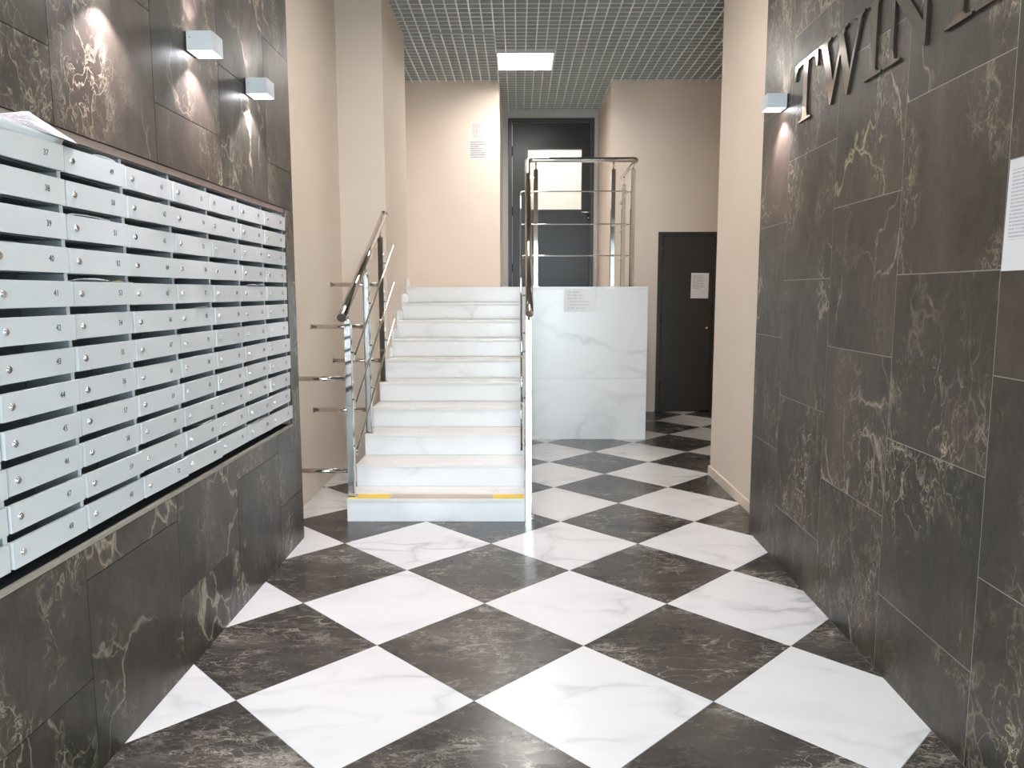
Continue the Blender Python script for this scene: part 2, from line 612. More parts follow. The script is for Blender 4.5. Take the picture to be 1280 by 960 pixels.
mb.box(DX0, DX1, BACK + 0.12, BACK + 0.2, 0, DZ1)
structure(mb.build('wall_back', 'beige'))
mb = MB()
mb.box(AX0 - 0.2, AX0, BACK + 0.2, DOORY + 0.1, 0, 4.3)
mb.box(AX1, AX1 + 0.2, BACK + 0.2, DOORY + 0.1, 0, 4.3)
structure(mb.build('wall_alcove', 'beige'))
UX0, UX1, UZ1 = -0.133, 1.036, 3.78
mb = MB()
mb.box(AX0, UX0, DOORY, DOORY + 0.12, PZ, 4.3)
mb.box(UX1, AX1, DOORY, DOORY + 0.12, PZ, 4.3)
mb.box(UX0, UX1, DOORY, DOORY + 0.12, UZ1, 4.3)
structure(mb.build('wall_door_surround', 'surround'))

# ------------------------------------------------------------------ ceiling: open-cell aluminium grid below a dark void
ce = structure(box_obj('ceiling', 'void', None, SIDEX - 0.2, RIGHT + 0.2, ENT - 0.2, DOORY + 0.1, 4.3, 4.36))
GX0, GY0 = -0.221, 8.01


def grid_mesh(nx, ny):
    mb = MB()
    lip, web, hz = 0.0056, 0.0028, 0.050
    for i in range(nx):
        mb.box(i * 0.1 - lip, i * 0.1 + lip, 0, ny * 0.1, 0, 0.004)
    for j in range(ny):
        mb.box(0, nx * 0.1, j * 0.1 - lip, j * 0.1 + lip, 0.0004, 0.0042)
    nl = len(mb.f)
    for i in range(nx):
        mb.box(i * 0.1 - web, i * 0.1 + web, 0, ny * 0.1, 0.004, hz)
    for j in range(ny):
        mb.box(0, nx * 0.1, j * 0.1 - web, j * 0.1 + web, 0.0042, hz)
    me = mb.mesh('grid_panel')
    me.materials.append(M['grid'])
    me.materials.append(M['grid_web_shade'])
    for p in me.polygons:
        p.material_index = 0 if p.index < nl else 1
    return me


gm = {}


def grid_panel(x0, x1, y0, y1):
    nx, ny = round((x1 - x0) / 0.1), round((y1 - y0) / 0.1)
    if nx < 1 or ny < 1:
        return
    if (nx, ny) not in gm:
        gm[(nx, ny)] = grid_mesh(nx, ny)
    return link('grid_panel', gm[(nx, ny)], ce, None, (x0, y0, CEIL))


LAMPS = [(0, 0), (0, -6), (0, -11)]       # panel slots for LED lamps; all but the first added out of view
for i in range(-3, 6):
    for j in range(-17, 5):
        x0, y0 = GX0 + 0.6 * i, GY0 + 0.6 * j
        if (i, j) in LAMPS:
            continue
        x1, y1 = x0 + 0.6, y0 + 0.6
        yc = y0 + 0.3
        if yc < LEND:
            lo, hi = LX, 1.36
        elif yc < PIL0:
            lo, hi = SIDEX, RPX
        elif yc < PIL1:
            lo, hi = PILX, (RPX if yc < RP1 else RIGHT)
        else:
            lo, hi = SIDEX, RIGHT
        if y0 > BACK - 0.25:
            lo, hi = AX0, AX1
        if y1 > BACK + 0.05 and y0 < BACK - 0.25:
            # the row split by the back wall: full width in front, alcove width behind
            nb = round((BACK - y0) / 0.1)
            a, b = max(x0, lo), min(x1, hi)
            grid_panel(x0 if a == x0 else x1 - 0.1 * int((x1 - a) / 0.1), x0 + 0.1 * int((b - x0) / 0.1 + 1e-6), y0, y0 + 0.1 * nb)
            a, b = max(x0, AX0), min(x1, AX1)
            if b - a > 0.1:
                grid_panel(x0 if a - x0 < 0.05 else x1 - 0.1 * int((x1 - a) / 0.1), x0 + 0.1 * int((b - x0) / 0.1 + 1e-6), y0 + 0.1 * nb, y1)
            continue
        a, b = max(x0, lo), min(x1, hi)
        if b - a < 0.02:
            continue
        xa = x0 if a - x0 < 0.02 else x1 - 0.1 * math.ceil((x1 - a) / 0.1 - 0.02)
        xb = x0 + 0.1 * math.ceil((b - x0) / 0.1 - 0.02)
        if y1 > DOORY:
            y1 = y0 + 0.1 * int((DOORY - y0) / 0.1)
        o = grid_panel(xa, xb, y0, y1)
        if (i, j) == (-1, -1) and o:
            o.rotation_euler = (0.02, 0.012, 0)      # the one module that hangs a little loose
            o.location.z -= 0.012

LL = ['square white LED panel glowing in the ceiling grid before the upper door',
      'unseen square white LED panel added in the ceiling grid above the foot of the stairs',
      'unseen square white LED panel added in the ceiling grid above the mailboxes']
for (i, j), lab in zip(LAMPS, LL):
    x0, y0 = GX0 + 0.6 * i, GY0 + 0.6 * j
    t = thing('ceiling_lamp', lab, 'ceiling lamp', (x0 + 0.3, y0 + 0.3, CEIL), group='LED panels in the ceiling grid')
    mb = MB()
    for (a, b, c, e) in ((-0.297, 0.297, -0.297, -0.283), (-0.297, 0.297, 0.283, 0.297), (-0.297, -0.283, -0.283, 0.283), (0.283, 0.297, -0.283, 0.283)):
        mb.box(a, b, c, e, -0.004, 0.05)
    mb.build('lamp_frame', 'led_frame', t)
    # four louvre cells side by side give the scalloped glow
    for k in range(4):
        xa = -0.282 + 0.141 * k
        box_obj('diffuser', 'led', t, xa + 0.002, xa + 0.139, -0.282, 0.282, 0.036, 0.049)
    for k in range(3):
        xa = -0.141 + 0.141 * k
        box_obj('louvre', 'led_frame', t, xa - 0.0015, xa + 0.0015, -0.2825, 0.2825, 0.010, 0.0355)
    box_obj('lamp_back', 'led_frame', t, -0.297, 0.297, -0.297, 0.297, 0.0505, 0.058)

# ------------------------------------------------------------------ staircase
st = thing('staircase', 'white marble staircase with ten steps and yellow tape on the lowest', 'stairs', ((SX0 + SX1) / 2, SY, 0))


def st_obj(name, mb, mat, parent=None):
    o = mb.build(name, mat, parent or st)
    return o


cx0, cx1 = SX0 - (SX0 + SX1) / 2, SX1 - (SX0 + SX1) / 2
tk = 0.02
# core under the slabs
pts = [(0.021, 0.0)]
for k in range(NST):
    ya = GO * k + 0.021
    pts += [(ya, 0.0 if k == 0 else RISE * k - tk), (ya, RISE * (k + 1) - tk - 0.0005)]
pts = [(0.021, 0.001)]
for k in range(NST - 1):
    pts.append((GO * k + 0.021, RISE * (k + 1) - tk - 0.0008))
    pts.append((GO * (k + 1) + 0.021, RISE * (k + 1) - tk - 0.0008))
pts.append((GO * (NST - 1) + 0.021, 0.001))
mb = MB().prism(pts, cx0 + 0.004, cx1 - 0.004, 'x')
st_obj('stair_core', mb, 'stair_marble')
for k in range(NST):
    mb = MB().box(cx0 + 0.001, cx1 - 0.001, 0, tk, RISE * k + (0.0 if k == 0 else 0.0005), RISE * (k + 1) - tk - 0.0008)
    ym = GO * k
    o = bevelled('riser', mb, 'stair_marble', st, 0.0015, 1)
    o.location = (0, ym, 0)
    if k < NST - 1:
        mb = MB().box(cx0, cx1, -0.006, GO - 0.001, RISE * (k + 1) - tk, RISE * (k + 1))
        o = bevelled('tread', mb, 'tread_marble', st, 0.002, 2)
        o.location = (0, ym, 0)
        if k == 0:
            z = RISE + 0.0002
            for (a, b, mt, lab) in ((cx0 + 0.006, cx0 + 0.27, 'yellow', 'yellow tape strip'), (cx0 + 0.27, cx1 - 0.205, 'tape_worn', 'worn pale strip of old tape'),
                                    (cx1 - 0.205, cx1 - 0.006, 'yellow', 'yellow tape strip')):
                p = MB().box(a + 0.001, b - 0.001, -0.003, 0.105, z, z + 0.0012).build('edge_tape', mt, o)
                p['label'] = lab
# marble skirting that steps up along the pillar
for k in range(5, NST):
    y0 = max(GO * k, PIL0 - SY + 0.002)
    y1 = min(GO * (k + 1), PIL1 - SY)
    z = RISE * (k + 1) if k < NST - 1 else PZ
    bevelled('stair_skirting', MB().box(cx0 + 0.0005, cx0 + 0.018, y0 - (0.02 if k > 5 else 0), y1 - 0.0215, z + 0.0005, z + 0.085), 'stair_marble', st, 0.002, 1)

# ------------------------------------------------------------------ landing platform
LPX1 = 1.258
lp = thing('landing_platform', 'white marble landing with slab-clad front at the top of the stairs', 'platform', (0.5, PY, 0))
mb = MB()
mb.box(PILX - 0.5 + 0.001, LPX1 - 0.5 - 0.021, 0.022, PIL1 - PY + 0.002, 0.0, PZ - 0.021)
mb.box(SIDEX - 0.5 + 0.001, LPX1 - 0.5 - 0.021, PIL1 - PY + 0.002, BACK - PY - 0.001, 0.0, PZ - 0.021)
mb.box(AX0 - 0.5 + 0.001, AX1 - 0.5 - 0.001, BACK - PY - 0.001, DOORY + 0.11 - PY, 0.0, PZ - 0.021)
mb.build('platform_core', 'stair_marble', lp)
SEAM = 0.606
for (z0, z1) in ((0.0, SEAM - 0.0008), (SEAM + 0.0008, PZ - 0.0212)):
    bevelled('facing_slab', MB().box(SX1 + 0.001 - 0.5, LPX1 - 0.5, 0.0, 0.021, z0, z1), 'stair_marble', lp, 0.0012, 1)
    for (a, b) in ((0.022, 0.86), (0.8615, BACK - PY - 0.001)):
        bevelled('facing_slab', MB().box(LPX1 - 0.5 - 0.02, LPX1 - 0.5, a, b, z0, z1), 'stair_marble', lp, 0.0012, 1)
xs = [SIDEX + 0.001, PILX + 0.001, SX1 + 0.0, 0.65, LPX1 + 0.004]
ysl = [-0.002, 0.58, 1.16, BACK - PY - 0.001]
for a in range(4):
    for b in range(3):
        bevelled('floor_slab', MB().box(xs[a] - 0.5 + 0.0006, xs[a + 1] - 0.5 - 0.0006, max(ysl[b], PIL1 - PY + 0.002 if xs[a] < PILX else ysl[b]) + 0.0006, ysl[b + 1] - 0.0006, PZ - 0.0205, PZ), 'stair_marble', lp, 0.0015, 1)
bevelled('floor_slab', MB().box(AX0 - 0.5 + 0.001, AX1 - 0.5 - 0.001, BACK - PY, DOORY + 0.1 - PY, PZ - 0.0205, PZ - 0.0005), 'stair_marble', lp, 0.0015, 1)


# ------------------------------------------------------------------ railings
def post_mesh(hh, wd=0.021):
    mb = MB()
    mb.box(-wd, wd, -wd, wd, 0.004, hh)
    return mb


def add_post(t, x, y, z0, z1, rail_z, base=True):
    ox_, oy_, oz_ = t.location
    p = bevelled('post', post_mesh(z1 - z0), 'steel', t, 0.003, 2)
    p.location = (x - ox_, y - oy_, z0 - oz_)
    MB().tube([(0, 0, z1 - z0 - 0.002), (0, 0, rail_z - z0)], 0.008, 10).build('pin', 'steel', p)
    if base:
        bevelled('base_plate', MB().box(-0.034, 0.034, -0.034, 0.034, 0.0, 0.0045), 'steel', p, 0.001, 1)
    return p


SL = RISE / GO
# ---- left stair railing
lr = thing('stair_railing', 'steel stair railing on the left, three posts braced to the beige wall', 'railing', (-1.062, 4.70, RISE))
X = -1.060


def rail_z(y):
    return 1.292 + (y - 4.542) * SL


def rel(t, p):
    return tuple(Vector(p) - Vector(t.location))


MB().tube([rel(lr, (X, 4.542, rail_z(4.542))), rel(lr, (X, 6.09, rail_z(6.09)))], 0.026, 20).build('handrail', 'steel', lr)
for yy in (4.542, 6.09):
    s = -1 if yy < 5 else 1
    a = Vector((X, yy, rail_z(yy)))
    dv = Vector((0, 1, SL)).normalized() * s
    MB().tube([rel(lr, a + dv * 0.0005), rel(lr, a + dv * 0.006)], 0.0275, 20).build('end_cap', 'steel_dark', lr)
posts_l = []
for k, yy in enumerate((4.70, 5.30, 5.90)):
    zt = RISE * (2 * k + 1)
    p = add_post(lr, X, yy, zt, rail_z(yy) - 0.10, rail_z(yy) - 0.02)
    for hz in (0.755, 0.165):
        b = MB().tube([(-0.0215, 0, hz), (SIDEX - X + 0.001, 0, hz)], 0.0155, 12).build('wall_brace', 'steel', p)
        MB().tube([(SIDEX - X + 0.0005, 0, hz), (SIDEX - X + 0.008, 0, hz)], 0.022, 14).build('wall_flange', 'steel', p)
    for hz in (0.92, 0.625, 0.325):
        MB().tube([(0.0205, 0, hz), (0.046, 0, hz)], 0.0055, 8).build('rod_holder', 'steel_dark', p)
for hz in (0.92, 0.625, 0.325):
    ya, yb = 4.655, 6.22
    za = RISE + hz + (ya - 4.70) * SL
    MB().tube(arc_path([rel(lr, (X + 0.046, ya - 0.012, za - 0.03)), rel(lr, (X + 0.046, ya, za)), rel(lr, (X + 0.046, yb, za + (yb - ya) * SL)), rel(lr, (X + 0.03, yb + 0.03, za + (yb - ya + 0.03) * SL))], 0.01, 3), 0.0065, 10).build('rod', 'steel', lr)

# ---- right stair railing, continuous with the landing guard
rr = thing('stair_railing', 'steel railing right of the stairs, running on round the landing edge', 'railing', (0.068, 4.75, 0.0))
RXp = 0.068
RT = 2.70
cyR = PY + 0.062
yr0 = 4.60


def rail_r(y):
    return 1.312 + (y - yr0) * (RT - 1.312) / (cyR - yr0)


path = arc_path([(RXp + 0.002, yr0, rail_r(yr0)), (0.092, cyR, RT), (1.135, cyR, RT), (1.15, 8.55, RT)], 0.05, 8)
MB().tube([rel(rr, p) for p in path], 0.0245, 18).build('handrail', 'steel', rr)
p = add_post(rr, RXp, 4.75, 0.0, 1.27, rail_r(4.75) - 0.02)
for hz in (0.92 + RISE, 0.625 + RISE, 0.325 + RISE):
    MB().tube([(-0.0205, 0, hz), (-0.046, 0, hz)], 0.0055, 8).build('rod_holder', 'steel_dark', p)
yy = 6.05
zt = 0.0
p = add_post(rr, RXp + 0.012, yy, 0.0, rail_r(yy) - 0.09, rail_r(yy) - 0.02)
for hz in (0.92, 0.625, 0.325):
    MB().tube([(-0.0205, 0, RISE + hz + (yy - 4.75) * SL), (-0.058, 0, RISE + hz + (yy - 4.75) * SL)], 0.0055, 8).build('rod_holder', 'steel_dark', p)
for (xx, yp) in ((0.172, cyR), (0.915, cyR), (1.103, cyR), (1.150, 8.40)):
    p = add_post(rr, xx, yp, PZ, 2.61, RT - 0.02)
    for hz in (2.40, 2.093, 1.795):
        if yp < 8:
            MB().tube([(0, -0.0205, hz - PZ), (0, -0.04, hz - PZ)] if xx < 1.0 else [(-0.0205, 0.0, hz - PZ), (-0.036, 0.0, hz - PZ)], 0.0055, 8).build('rod_holder', 'steel_dark', p)
        else:
            MB().tube([(-0.0205, 0, hz - PZ), (-0.045, 0, hz - PZ)], 0.0055, 8).build('rod_holder', 'steel_dark', p)
for hz, zz in ((0.92, 2.40), (0.625, 2.093), (0.325, 1.795)):
    ya = 4.70
    za = RISE + hz + (ya - 4.75) * SL
    xr = RXp - 0.046
    slope_end = za + (cyR - 0.04 - 0.12 - ya) * (zz - za) / (cyR - 0.04 - ya)
    path = arc_path([(xr, ya - 0.012, za - 0.03), (xr, ya, za), (xr + 0.006, cyR - 0.04, zz), (1.062, cyR - 0.04, zz), (1.085, 8.46, zz)], 0.012, 5)
    path = arc_path([(xr, ya, za), (xr + 0.004, cyR - 0.04, zz), (1.058, cyR - 0.04, zz), (1.105, 8.46, zz)], 0.045, 6)
    MB().tube([rel(rr, p) for p in path], 0.0065, 10).build('rod', 'steel', rr)

# ------------------------------------------------------------------ doors
# upper door in the alcove
d1 = structure(MB().box(UX0, UX0 + 0.055, DOORY - 0.02, DOORY + 0.09, PZ, UZ1).box(UX1 - 0.045, UX1, DOORY - 0.02, DOORY + 0.09, PZ, UZ1)
               .box(UX0 + 0.055, UX1 - 0.045, DOORY - 0.02, DOORY + 0.09, UZ1 - 0.06, UZ1).build('door_1', 'door_frame'))
WX0, WX1, WZ0, WZ1 = 0.138, 0.868, 2.572, 3.372
lx0, lx1 = UX0 + 0.058, UX1 - 0.048
mb = MB()
mb.box(lx0, WX0, DOORY + 0.005, DOORY + 0.05, PZ + 0.006, UZ1 - 0.063)
mb.box(WX1, lx1, DOORY + 0.005, DOORY + 0.05, PZ + 0.006, UZ1 - 0.063)
mb.box(WX0, WX1, DOORY + 0.005, DOORY + 0.05, PZ + 0.006, WZ0)
mb.box(WX0, WX1, DOORY + 0.005, DOORY + 0.05, WZ1, UZ1 - 0.063)
leaf = mb.build('door_leaf', 'door_grey', d1)
bw = 0.035
mb = MB()
mb.box(WX0 - bw, WX1 + bw * 0.4, DOORY - 0.008, DOORY + 0.0045, WZ1, WZ1 + bw)
mb.box(WX0 - bw, WX1 + bw * 0.4, DOORY - 0.008, DOORY + 0.0045, WZ0 - bw * 0.6, WZ0)
mb.box(WX0 - bw, WX0, DOORY - 0.008, DOORY + 0.0045, WZ0, WZ1)
mb.box(WX1, WX1 + bw * 0.4, DOORY - 0.008, DOORY + 0.0045, WZ0, WZ1)
mb.build('window_bead', 'door_frame', leaf)
box_obj('window_pane', 'glass', leaf, WX0, WX1, DOORY + 0.022, DOORY + 0.026, WZ0, WZ1)
bevelled('kick_panel', MB().box(0.165, lx1 - 0.012, DOORY - 0.004, DOORY + 0.0045, PZ + 0.03, WZ0 - bw * 0.75), 'door_grey', leaf, 0.003, 2)
for z in (3.35, 2.55, 1.78):
    MB().tube([(lx0 - 0.002, DOORY - 0.012, z - 0.06), (lx0 - 0.002, DOORY - 0.012, z + 0.06)], 0.011, 10).build('hinge', 'black', d1)
hd = bevelled('handle_plate', MB().box(0.945, 0.985, DOORY - 0.004, DOORY + 0.0045, 2.42, 2.60), 'black', leaf, 0.003, 2)
MB().tube(arc_path([(0.965, DOORY - 0.003, 2.53), (0.965, DOORY - 0.05, 2.53), (0.86, DOORY - 0.05, 2.53)], 0.012, 4), 0.009, 10).build('handle', 'chrome', hd)
MB().tube([(0.965, DOORY - 0.012, 2.46), (0.965, DOORY - 0.002, 2.46)], 0.011, 14).build('key_cylinder', 'chrome', hd)
# the bright room glimpsed through its window
mb = MB()
mb.box(-1.2, 2.2, 12.6, 12.7, PZ - 0.1, 4.3).box(-1.3, -1.2, DOORY + 0.14, 12.7, PZ - 0.1, 4.3).box(2.2, 2.3, DOORY + 0.14, 12.7, PZ - 0.1, 4.3)
mb.box(-1.3, 2.3, DOORY + 0.14, 12.7, 4.3, 4.4).box(-1.3, 2.3, DOORY + 0.14, 12.7, PZ - 0.1, PZ)
mb.box(-1.3, AX0 - 0.01, DOORY + 0.13, DOORY + 0.14, PZ, 4.3).box(AX1 + 0.01, 2.3, DOORY + 0.13, DOORY + 0.14, PZ, 4.3)
structure(mb.build('wall_room_beyond', 'cream'))
structure(box_obj('wall_room_beyond_pier', 'beige', None, -0.6, 0.24, 11.9, 12.59, PZ + 0.001, 4.299))
t = thing('ceiling_lamp', 'unseen glowing lamp added in the room beyond the upper door', 'ceiling lamp', (0.5, 11.35, 4.27))  # unseen lamp added to light the room behind the pane
box_obj('lamp_frame', 'led_frame', t, -0.3, 0.3, -0.3, 0.3, 0.006, 0.03)
box_obj('diffuser', 'led', t, -0.28, 0.28, -0.28, 0.28, 0.0, 0.0055)

# lower door at right
dd = structure(MB().box(DX0, DX0 + 0.05, BACK - 0.012, BACK + 0.1, 0.001, DZ1).box(DX1 - 0.05, DX1, BACK - 0.012, BACK + 0.1, 0.001, DZ1)
               .box(DX0 + 0.05, DX1 - 0.05, BACK - 0.012, BACK + 0.1, DZ1 - 0.05, DZ1).build('door_2', 'door_dark'))
leaf2 = bevelled('door_leaf', MB().box(DX0 + 0.053, DX1 - 0.053, BACK - 0.006, BACK + 0.045, 0.012, DZ1 - 0.053), 'door_dark', dd, 0.003, 2)
for z in (1.90, 1.15, 0.35):
    MB().tube([(DX0 + 0.05, BACK - 0.02, z - 0.06), (DX0 + 0.05, BACK - 0.02, z + 0.06)], 0.011, 10).build('hinge', 'door_dark', dd)
    MB().tube([(DX0 + 0.05, BACK - 0.02, z + 0.0605), (DX0 + 0.05, BACK - 0.02, z + 0.068)], 0.006, 8).build('hinge_pin', 'chrome', dd)
MB().tube([(DX1 - 0.11, BACK - 0.016, 1.02), (DX1 - 0.11, BACK - 0.005, 1.02)], 0.014, 14).build('key_cylinder', 'chrome', leaf2)

# glazed entrance behind the camera
mb = MB()
EX0, EX1, EZ = -0.60, 1.30, 2.50
mb.box(SIDEX - 0.2, EX0, ENT - 0.2, ENT, 0, 4.3).box(EX1, RX0 + 0.25, ENT - 0.2, ENT, 0, 4.3).box(EX0, EX1, ENT - 0.2, ENT, EZ, 4.3)
structure(mb.build('wall_entrance', 'beige'))
mb = MB()
xm = (EX0 + EX1) / 2
for x in (EX0 + 0.03, xm, EX1 - 0.03):
    mb.box(x - 0.03, x + 0.03, ENT - 0.12, ENT - 0.06, 0.0, EZ)
for z in (0.03, 2.1, EZ - 0.03):
    mb.box(EX0, EX1, ENT - 0.115, ENT - 0.065, z - 0.03, z + 0.03)
d3 = structure(mb.build('door_3', 'door_frame'))
for (a, b) in ((EX0 + 0.06, xm - 0.03), (xm + 0.03, EX1 - 0.06)):
    for (z0, z1) in ((0.06, 2.07), (2.13, EZ - 0.06)):
        box_obj('pane', 'glass', d3, a, b, ENT - 0.092, ENT - 0.088, z0, z1)
for x in (xm - 0.07, xm + 0.07):
    MB().tube(arc_path([(x, ENT - 0.07, 0.95), (x, ENT - 0.02, 0.95), (x, ENT - 0.02, 1.25), (x, ENT - 0.07, 1.25)], 0.02, 4), 0.012, 10).build('handle', 'steel', d3)
# pavement outside
structure(box_obj('floor_outside', 'grout_light', None, -4, 4, -6, ENT - 0.2, -0.16, -0.01))

# ------------------------------------------------------------------ mailboxes
COLW, ROWH = 0.336, (1.868 - 0.744) / 12
MY0, MZ1, MX = 1.481, 1.868, -1.283


def digit_mesh(txt, size):
    cu = bpy.data.curves.new('number', 'FONT')
    cu.body = txt
    cu.size = size
    cu.align_x = 'CENTER'
    cu.align_y = 'CENTER'
    cu.extrude = 0.0002
    cu.resolution_u = 2
    o = bpy.data.objects.new('number_tmp', cu)
    me = bpy.data.meshes.new_from_object(o)
    bpy.data.objects.remove(o)
    bpy.data.curves.remove(cu)
    # stand it upright facing +x, reading along +y
    me.transform(Matrix(((0, 0, 1, 0), (0.92, 0, 0, 0), (0, 1, 0, 0), (0, 0, 0, 1))))
    me.name = 'number'
    return me


# one housing mesh: two cheeks, back, thirteen shelves
hm = MB()
HT = ROWH * 12
for y in (0.0006, COLW - 0.0026):
    hm.box(-0.135, -0.002, y, y + 0.002, -HT, 0)
hm.box(-0.137, -0.135, 0.0006, COLW - 0.0006, -HT, 0)
housing_me = hm.mesh('housing')
housing_me.materials.append(M['mail_in'])
fm = MB()
for y in (0.0004, COLW - 0.0074):
    fm.box(-0.0018, 0.0, y, y + 0.007, -HT, 0)
frame_me = fm.mesh('front_flange')
frame_me.materials.append(M['mail_grey'])
sm_ = MB().box(-0.134, -0.004, 0.003, COLW - 0.003, -0.0012, 0)
shelf_me = sm_.mesh('shelf')
shelf_me.materials.append(M['mail_in'])
# door: folded sheet with returned edges, hinge line at the lower edge
DH = ROWH * 0.755
DW = COLW - 0.013
dm = MB()
dm.box(-0.0012, 0.0, 0, DW, 0, DH)
dm.box(-0.014, -0.0012, 0, 0.0012, 0, DH)
dm.box(-0.014, -0.0012, DW - 0.0012, DW, 0, DH)
dm.box(-0.014, -0.0012, 0.0012, DW - 0.0012, 0, 0.0012)
dm.box(-0.010, -0.0012, 0.0012, DW - 0.0012, DH - 0.0012, DH)
door_me = dm.mesh('mailbox_door')
door_me.materials.append(M['mail_grey'])
lk = MB()
lk.tube([(-0.004, 0, 0), (0.0025, 0, 0)], 0.0095, 16)
lk.tube([(0.0022, 0, 0), (0.0048, 0, 0)], 0.0072, 14)
lock_me = lk.mesh('lock')
lock_me.materials.append(M['chrome'])
kw = MB().box(0.0045, 0.0052, -0.0012, 0.0012, -0.0045, 0.0045)
key_me = kw.mesh('keyhole')
key_me.materials.append(M['lock_core'])
firsts = [25, 37, 49, 61, 73, 85, 97, 109]
rm = random.Random(3)
for c, n0 in enumerate(firsts):
    t = thing('mailbox_column', 'grey steel mailbox column numbered %d to %d in the left wall niche' % (n0, n0 + 11), 'mailboxes',
              (MX, MY0 + COLW * c, MZ1), group='mailbox columns in the wall niche')
    link('housing', housing_me, t)
    link('front_flange', frame_me, t)
    for r in range(13):
        link('shelf', shelf_me, t, None, (0, 0, -ROWH * r if r < 12 else -HT + 0.0012))
    for r in range(12):
        zb = -ROWH * (r + 1) + 0.0015
        dr = link('mailbox_door', door_me, t, None, (0.0145, 0.0065, zb))
        tilt = math.radians(-1.0 + rm.uniform(-1.0, 1.0))
        sag = math.radians(rm.uniform(-0.25, 0.25))
        ajar = math.radians(rm.choice([0, 0, 0, 0.5, 1.2, -0.4]))
        dr.rotation_euler = (sag, -tilt, -ajar)
        dr['label'] = 'grey mailbox door numbered %d' % (n0 + r)
        k = link('lock', lock_me, dr, None, (0, 0.036, DH * 0.50))
        k.rotation_euler = (rm.uniform(-0.8, 0.8), 0, 0)
        k['label'] = 'small chrome cam lock'
        link('number', digit_mesh(str(n0 + r), 0.024), dr, 'ink', (0.0004, DW - 0.078, DH * 0.52))


# post sticking out of slots: (column, row, kind)
def sheet(name, label, cat, pts_fn, nu, nv, mat, loc, thick=0.0006, rz=0.0, group=None):
    vs, fs, uvs = [], [], []
    for i in range(nu + 1):
        for j in range(nv + 1):
            vs.append(pts_fn(i / nu, j / nv))
            uvs.append((i / nu, j / nv))
    for i in range(nu):
        for j in range(nv):
            a = i * (nv + 1) + j
            fs.append((a, a + nv + 1, a + nv + 2, a + 1))
    me = bpy.data.meshes.new(name)
    me.from_pydata(vs, [], fs)
    uv = me.uv_layers.new(name='UVMap')
    for lp_ in me.loops:
        uv.data[lp_.index].uv = uvs[lp_.vertex_index]
    for p in me.polygons:
        p.use_smooth = True
    o = link(name, me, None, mat, loc, rz)
    sd = o.modifiers.new('thickness', 'SOLIDIFY')
    sd.thickness = thick
    sd.offset = 0
    return tag(o, label, cat, group)


def slot_paper(col, row, y0, y1, rise, mat, label, cat='letter', out=0.004):
    zt = MZ1 - ROWH * (row + 1) + DH + 0.001

    def f(u, v):
        y = MY0 + COLW * col + y0 + (y1 - y0) * u
        x = MX + 0.0125 - 0.05 * (1 - v) + out * v
        z = zt - 0.004 + (rise * (0.55 + 0.45 * math.sin(PI * (u * 0.8 + 0.12)))) * v
        return (x, y, z)
    sheet('letter' if cat == 'letter' else 'leaflet', label, cat, f, 8, 3, mat, (0, 0, 0), group='post sticking out of the mailbox slots')


slot_paper(2, 0, 0.16, 0.28, 0.012, 'envelope', 'white envelope sticking out of the slot of mailbox 49')
slot_paper(2, 2, 0.02, 0.23, 0.011, 'news', 'folded grey newsprint stuffed in the slot of mailbox 51', 'leaflet')
slot_paper(2, 4, 0.02, 0.20, 0.015, 'envelope', 'white papers bulging out of the slot of mailbox 53')
slot_paper(2, 4, 0.225, 0.285, 0.011, 'leaf_yellow', 'yellow leaflet corner in the slot of mailbox 53', 'leaflet')
slot_paper(4, 5, 0.14, 0.27, 0.010, 'envelope', 'white letter in the slot of mailbox 78')
slot_paper(6, 4, 0.07, 0.20, 0.014, 'envelope', 'curled white letter in the slot of mailbox 101')
slot_paper(6, 4, 0.215, 0.31, 0.016, 'envelope', 'second white letter at the right of mailbox 101 slot')
slot_paper(7, 0, 0.12, 0.30, 0.012, 'envelope', 'white letter in the top slot of mailbox 109')
slot_paper(3, 1, 0.20, 0.24, 0.006, 'envelope', 'tip of a white letter in the slot of mailbox 62')
slot_paper(6, 11, 0.02, 0.30, 0.010, 'news', 'grey newsprint edge in the slot of mailbox 108', 'leaflet')
slot_paper(4, 10, 0.18, 0.31, 0.012, 'envelope', 'white letter leaning in the slot of mailbox 83')


# newspaper stuffed above column 37-48: a creased flap that peaks in the middle
def lerp_pts(pts, t):
    for (a, fa), (b, fb) in zip(pts, pts[1:]):
        if t <= b:
            return fa + (fb - fa) * (t - a) / (b - a)
    return pts[-1][1]


def news(u, v):
    y = 1.66 + 0.545 * u
    top = lerp_pts([(0, 0.002), (0.40, 0.012), (0.62, 0.046), (0.78, 0.036), (1.0, 0.014)], u)
    z = MZ1 - 0.008 + v * top
    x = MX + 0.030 - 0.016 * v + 0.004 * math.sin(9 * u + 3 * v)
    return (x, y + 0.012 * v, z)


sheet('newspaper', 'creased free newspaper with a dark picture, stuffed above mailbox 37', 'newspaper', news, 24, 6, 'news', (0, 0, 0))


def news2(u, v):
    y = 1.60 + 0.540 * u
    x = MX + 0.0165 + 0.0125 * v
    return (x, y, MZ1 - 0.030 + v * (0.024 + 0.003 * math.sin(5 * u)))


sheet('leaflet', 'white leaflet filling the slot of mailbox 37 below the newspaper', 'leaflet', news2, 12, 3, 'envelope', (0, 0, 0), group='post sticking out of the mailbox slots')

# ------------------------------------------------------------------ wall sconces
SW, SD, SH = 0.105, 0.105, 0.072


